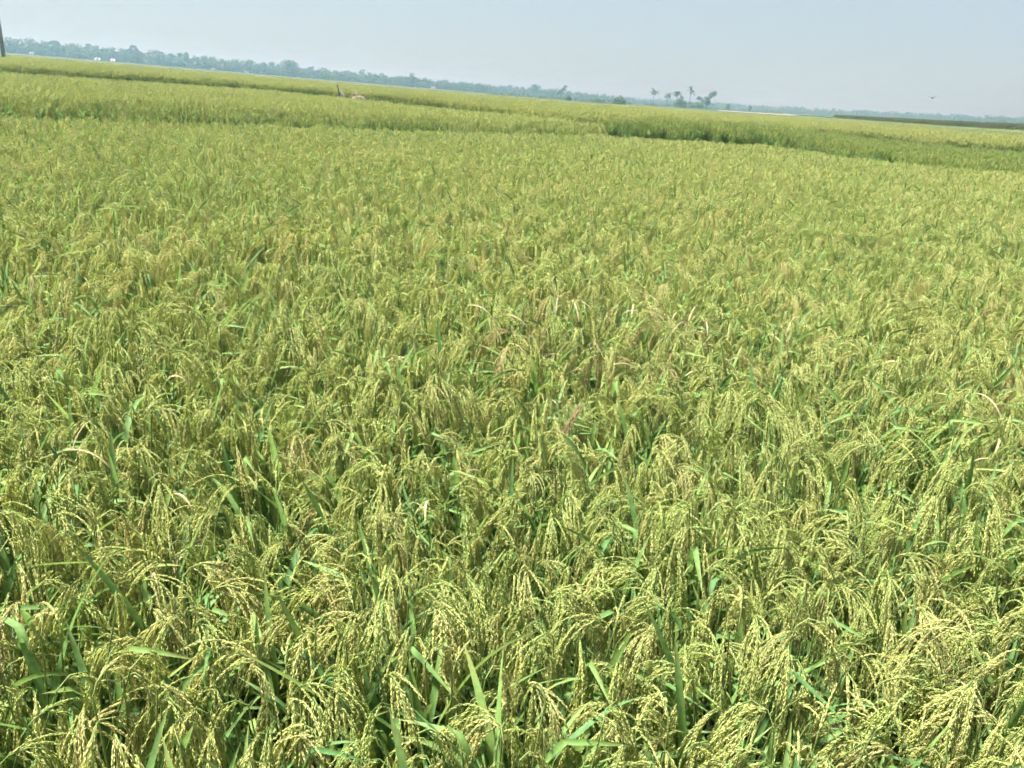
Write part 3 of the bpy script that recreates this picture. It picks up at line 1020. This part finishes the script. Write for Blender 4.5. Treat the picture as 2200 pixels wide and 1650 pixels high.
# ------------------------------------------------------------------ pole, stake, straw heap, bird
x, y = polar(-32.3, 100)
root = link(bpy.data.objects.new('utility_pole', None)); root.location = (x, y, float(gz(x, y)))
tag(root, 'dark grey concrete pole standing in the field at the picture edge', 'pole')
mb = MB(); tube(mb, [(0, 0, -0.3), (0, 0, 3), (0, 0, 6), (0, 0, 8.4)], [0.19, 0.17, 0.15, 0.13], 10, 0)
link(bpy.data.objects.new('shaft', mb.mesh('shaft', [M_CONCRETE])), root)
mb = MB(); box(mb, -0.8, 0.8, 0.15, 0.25, 7.9, 8.0)
link(bpy.data.objects.new('crossarm', mb.mesh('crossarm', [M_CONCRETE], False)), root)
for sx in (-0.7, 0.0, 0.7):
    mb = MB(); tube(mb, [(sx, 0.2, 8.0), (sx, 0.2, 8.06), (sx, 0.2, 8.12), (sx, 0.2, 8.16)], [0.03, 0.06, 0.05, 0.02], 8, 0)
    link(bpy.data.objects.new('insulator', mb.mesh('insulator', [M_WHITE])), root)

x, y = polar(-12.92, 43.6)
z = float(gz(x, y))
root = link(bpy.data.objects.new('wooden_stake', None)); root.location = (x, y, z); root.rotation_euler = (0, 0, R(12.9))
tag(root, 'leaning dark wooden stake rising from a clump of weathered stalks in the crop', 'stake')
mb = MB(); tube(mb, [(0.02, 0, -0.2), (-0.03, 0, 0.5), (-0.10, 0.0, 0.95), (-0.19, 0, 1.48)], [0.05, 0.045, 0.045, 0.02], 7, 0)
link(bpy.data.objects.new('pole', mb.mesh('pole', [M_WOOD])), root)
mb = MB(); tube(mb, [(-0.14, 0, 1.20), (-0.22, 0.02, 1.34), (-0.24, 0.02, 1.42)], [0.022, 0.016, 0.008], 5, 0)
link(bpy.data.objects.new('broken_branch', mb.mesh('broken_branch', [M_WOOD])), root)
mb = MB(); q = np.random.default_rng(9)
for k in range(70):
    a = q.uniform(0, 6.28); r0 = q.uniform(0.10, 0.24); h = q.uniform(0.75, 1.12)
    tube(mb, [(r0 * math.cos(a) + 0.05, r0 * math.sin(a), 0), (r0 * 0.9 * math.cos(a) + 0.04, r0 * 0.9 * math.sin(a), h * 0.7),
              (r0 * 0.25 * math.cos(a) + q.normal(0, 0.05), r0 * 0.3 * math.sin(a), h)], [0.022, 0.02, 0.008], 4, 0)
link(bpy.data.objects.new('stalk_bundle', mb.mesh('stalk_bundle', [M_GREYSTRAW])), root)

x, y = polar(-11.75, 43.4)
z = float(gz(x, y))
mb = MB(); V = []; F = []
nr, na = 9, 28
q = np.random.default_rng(12)
for i in range(nr):
    s = i / (nr - 1)
    for j in range(na):
        a = 2 * math.pi * j / na
        rad = (1 - s) ** 0.45
        V.append((0.60 * rad * math.cos(a) * q.uniform(0.95, 1.05), 0.55 * rad * math.sin(a) * q.uniform(0.95, 1.05), 0.80 * s ** 0.55 + q.normal(0, 0.012)))
for i in range(nr - 1):
    for j in range(na):
        F.append((i * na + j, i * na + (j + 1) % na, (i + 1) * na + (j + 1) % na, (i + 1) * na + j))
mb.add(V, F)
for k in range(160):
    a = q.uniform(0, 6.28); s = q.uniform(0.2, 0.95); rad = (1 - s) ** 0.45
    p = np.array([0.60 * rad * math.cos(a), 0.55 * rad * math.sin(a), 0.9 * s ** 0.55]); d = q.normal(0, 0.09, 3); d[2] = -abs(d[2])
    tube(mb, [p - d, p + d], 0.006, 3, 0)
heap = link(bpy.data.objects.new('straw_heap', mb.mesh('straw_heap', [M_STRAW])))
heap.location = (x, y, z); heap.rotation_euler = (0, 0, R(11.7))
tag(heap, 'low tan heap of dry straw beside the leaning stake', 'straw heap')

# bird in flight
x, y = polar(25.13, 62)
root = link(bpy.data.objects.new('bird', None)); root.location = (x, y, CAM_Z + 0.02376 * 62); root.rotation_euler = (R(-8), R(10), R(60))
tag(root, 'small dark bird flying low over the far crop', 'bird')
mb = MB(); tube(mb, [(-0.15, 0, 0.0), (-0.10, 0, 0.005), (-0.02, 0, 0.01), (0.06, 0, 0.015), (0.10, 0, 0.025), (0.125, 0, 0.025), (0.15, 0, 0.02)],
                [0.008, 0.028, 0.048, 0.042, 0.028, 0.026, 0.004], 10, 0)
link(bpy.data.objects.new('body', mb.mesh('body', [M_BIRD])), root)
for sg in (-1, 1):
    mb = MB()
    V = []
    for s in np.linspace(0, 1, 6):
        yy = sg * (0.03 + 0.24 * s); ch = 0.11 * (1 - 0.75 * s ** 1.5); zz = 0.02 + 0.10 * math.sin(s * 2.0); xx = 0.05 - 0.10 * s * s
        V += [(xx, yy, zz), (xx - ch * 0.4, yy, zz + 0.008), (xx - ch, yy, zz), (xx - ch * 0.4, yy, zz - 0.003)]
    F = []
    for i in range(5):
        for k in range(4):
            F.append((i * 4 + k, i * 4 + (k + 1) % 4, (i + 1) * 4 + (k + 1) % 4, (i + 1) * 4 + k))
    F.append((20, 21, 22, 23))
    mb.add(V, F); link(bpy.data.objects.new('wing', mb.mesh('wing', [M_BIRD])), root)
mb = MB(); V = [(-0.12, -0.015, 0.006), (-0.12, 0.015, 0.006), (-0.25, 0.045, 0.0), (-0.23, 0, 0.0), (-0.25, -0.045, 0.0)]
V += [(a, b, c - 0.006) for a, b, c in V]
mb.add(V, [(0, 1, 2, 3, 4), (9, 8, 7, 6, 5), (0, 5, 6, 1), (1, 6, 7, 2), (2, 7, 8, 3), (3, 8, 9, 4), (4, 9, 5, 0)])
link(bpy.data.objects.new('tail', mb.mesh('tail', [M_BIRD], False)), root)

# ------------------------------------------------------------------ hazy air
mb = MB(); box(mb, -1600, 1600, -1600, 1600, -9.5, 18)
hz = link(bpy.data.objects.new('haze', mb.mesh('haze', [], False)))
m, N, L = new_mat('haze_air')
pv = N.new('ShaderNodeVolumePrincipled')
pv.inputs['Color'].default_value = (0.33, 0.58, 0.74, 1)
pv.inputs['Density'].default_value = 0.0011
pv.inputs['Absorption Color'].default_value = (0.47, 0.04, 0.0, 1)
pv.inputs['Anisotropy'].default_value = 0.65
o = N.new('ShaderNodeOutputMaterial'); L.new(pv.outputs[0], o.inputs['Volume'])
hz.data.materials.append(m)
tag(hz, 'thin pale blue haze over the whole plain', 'haze', kind='stuff')
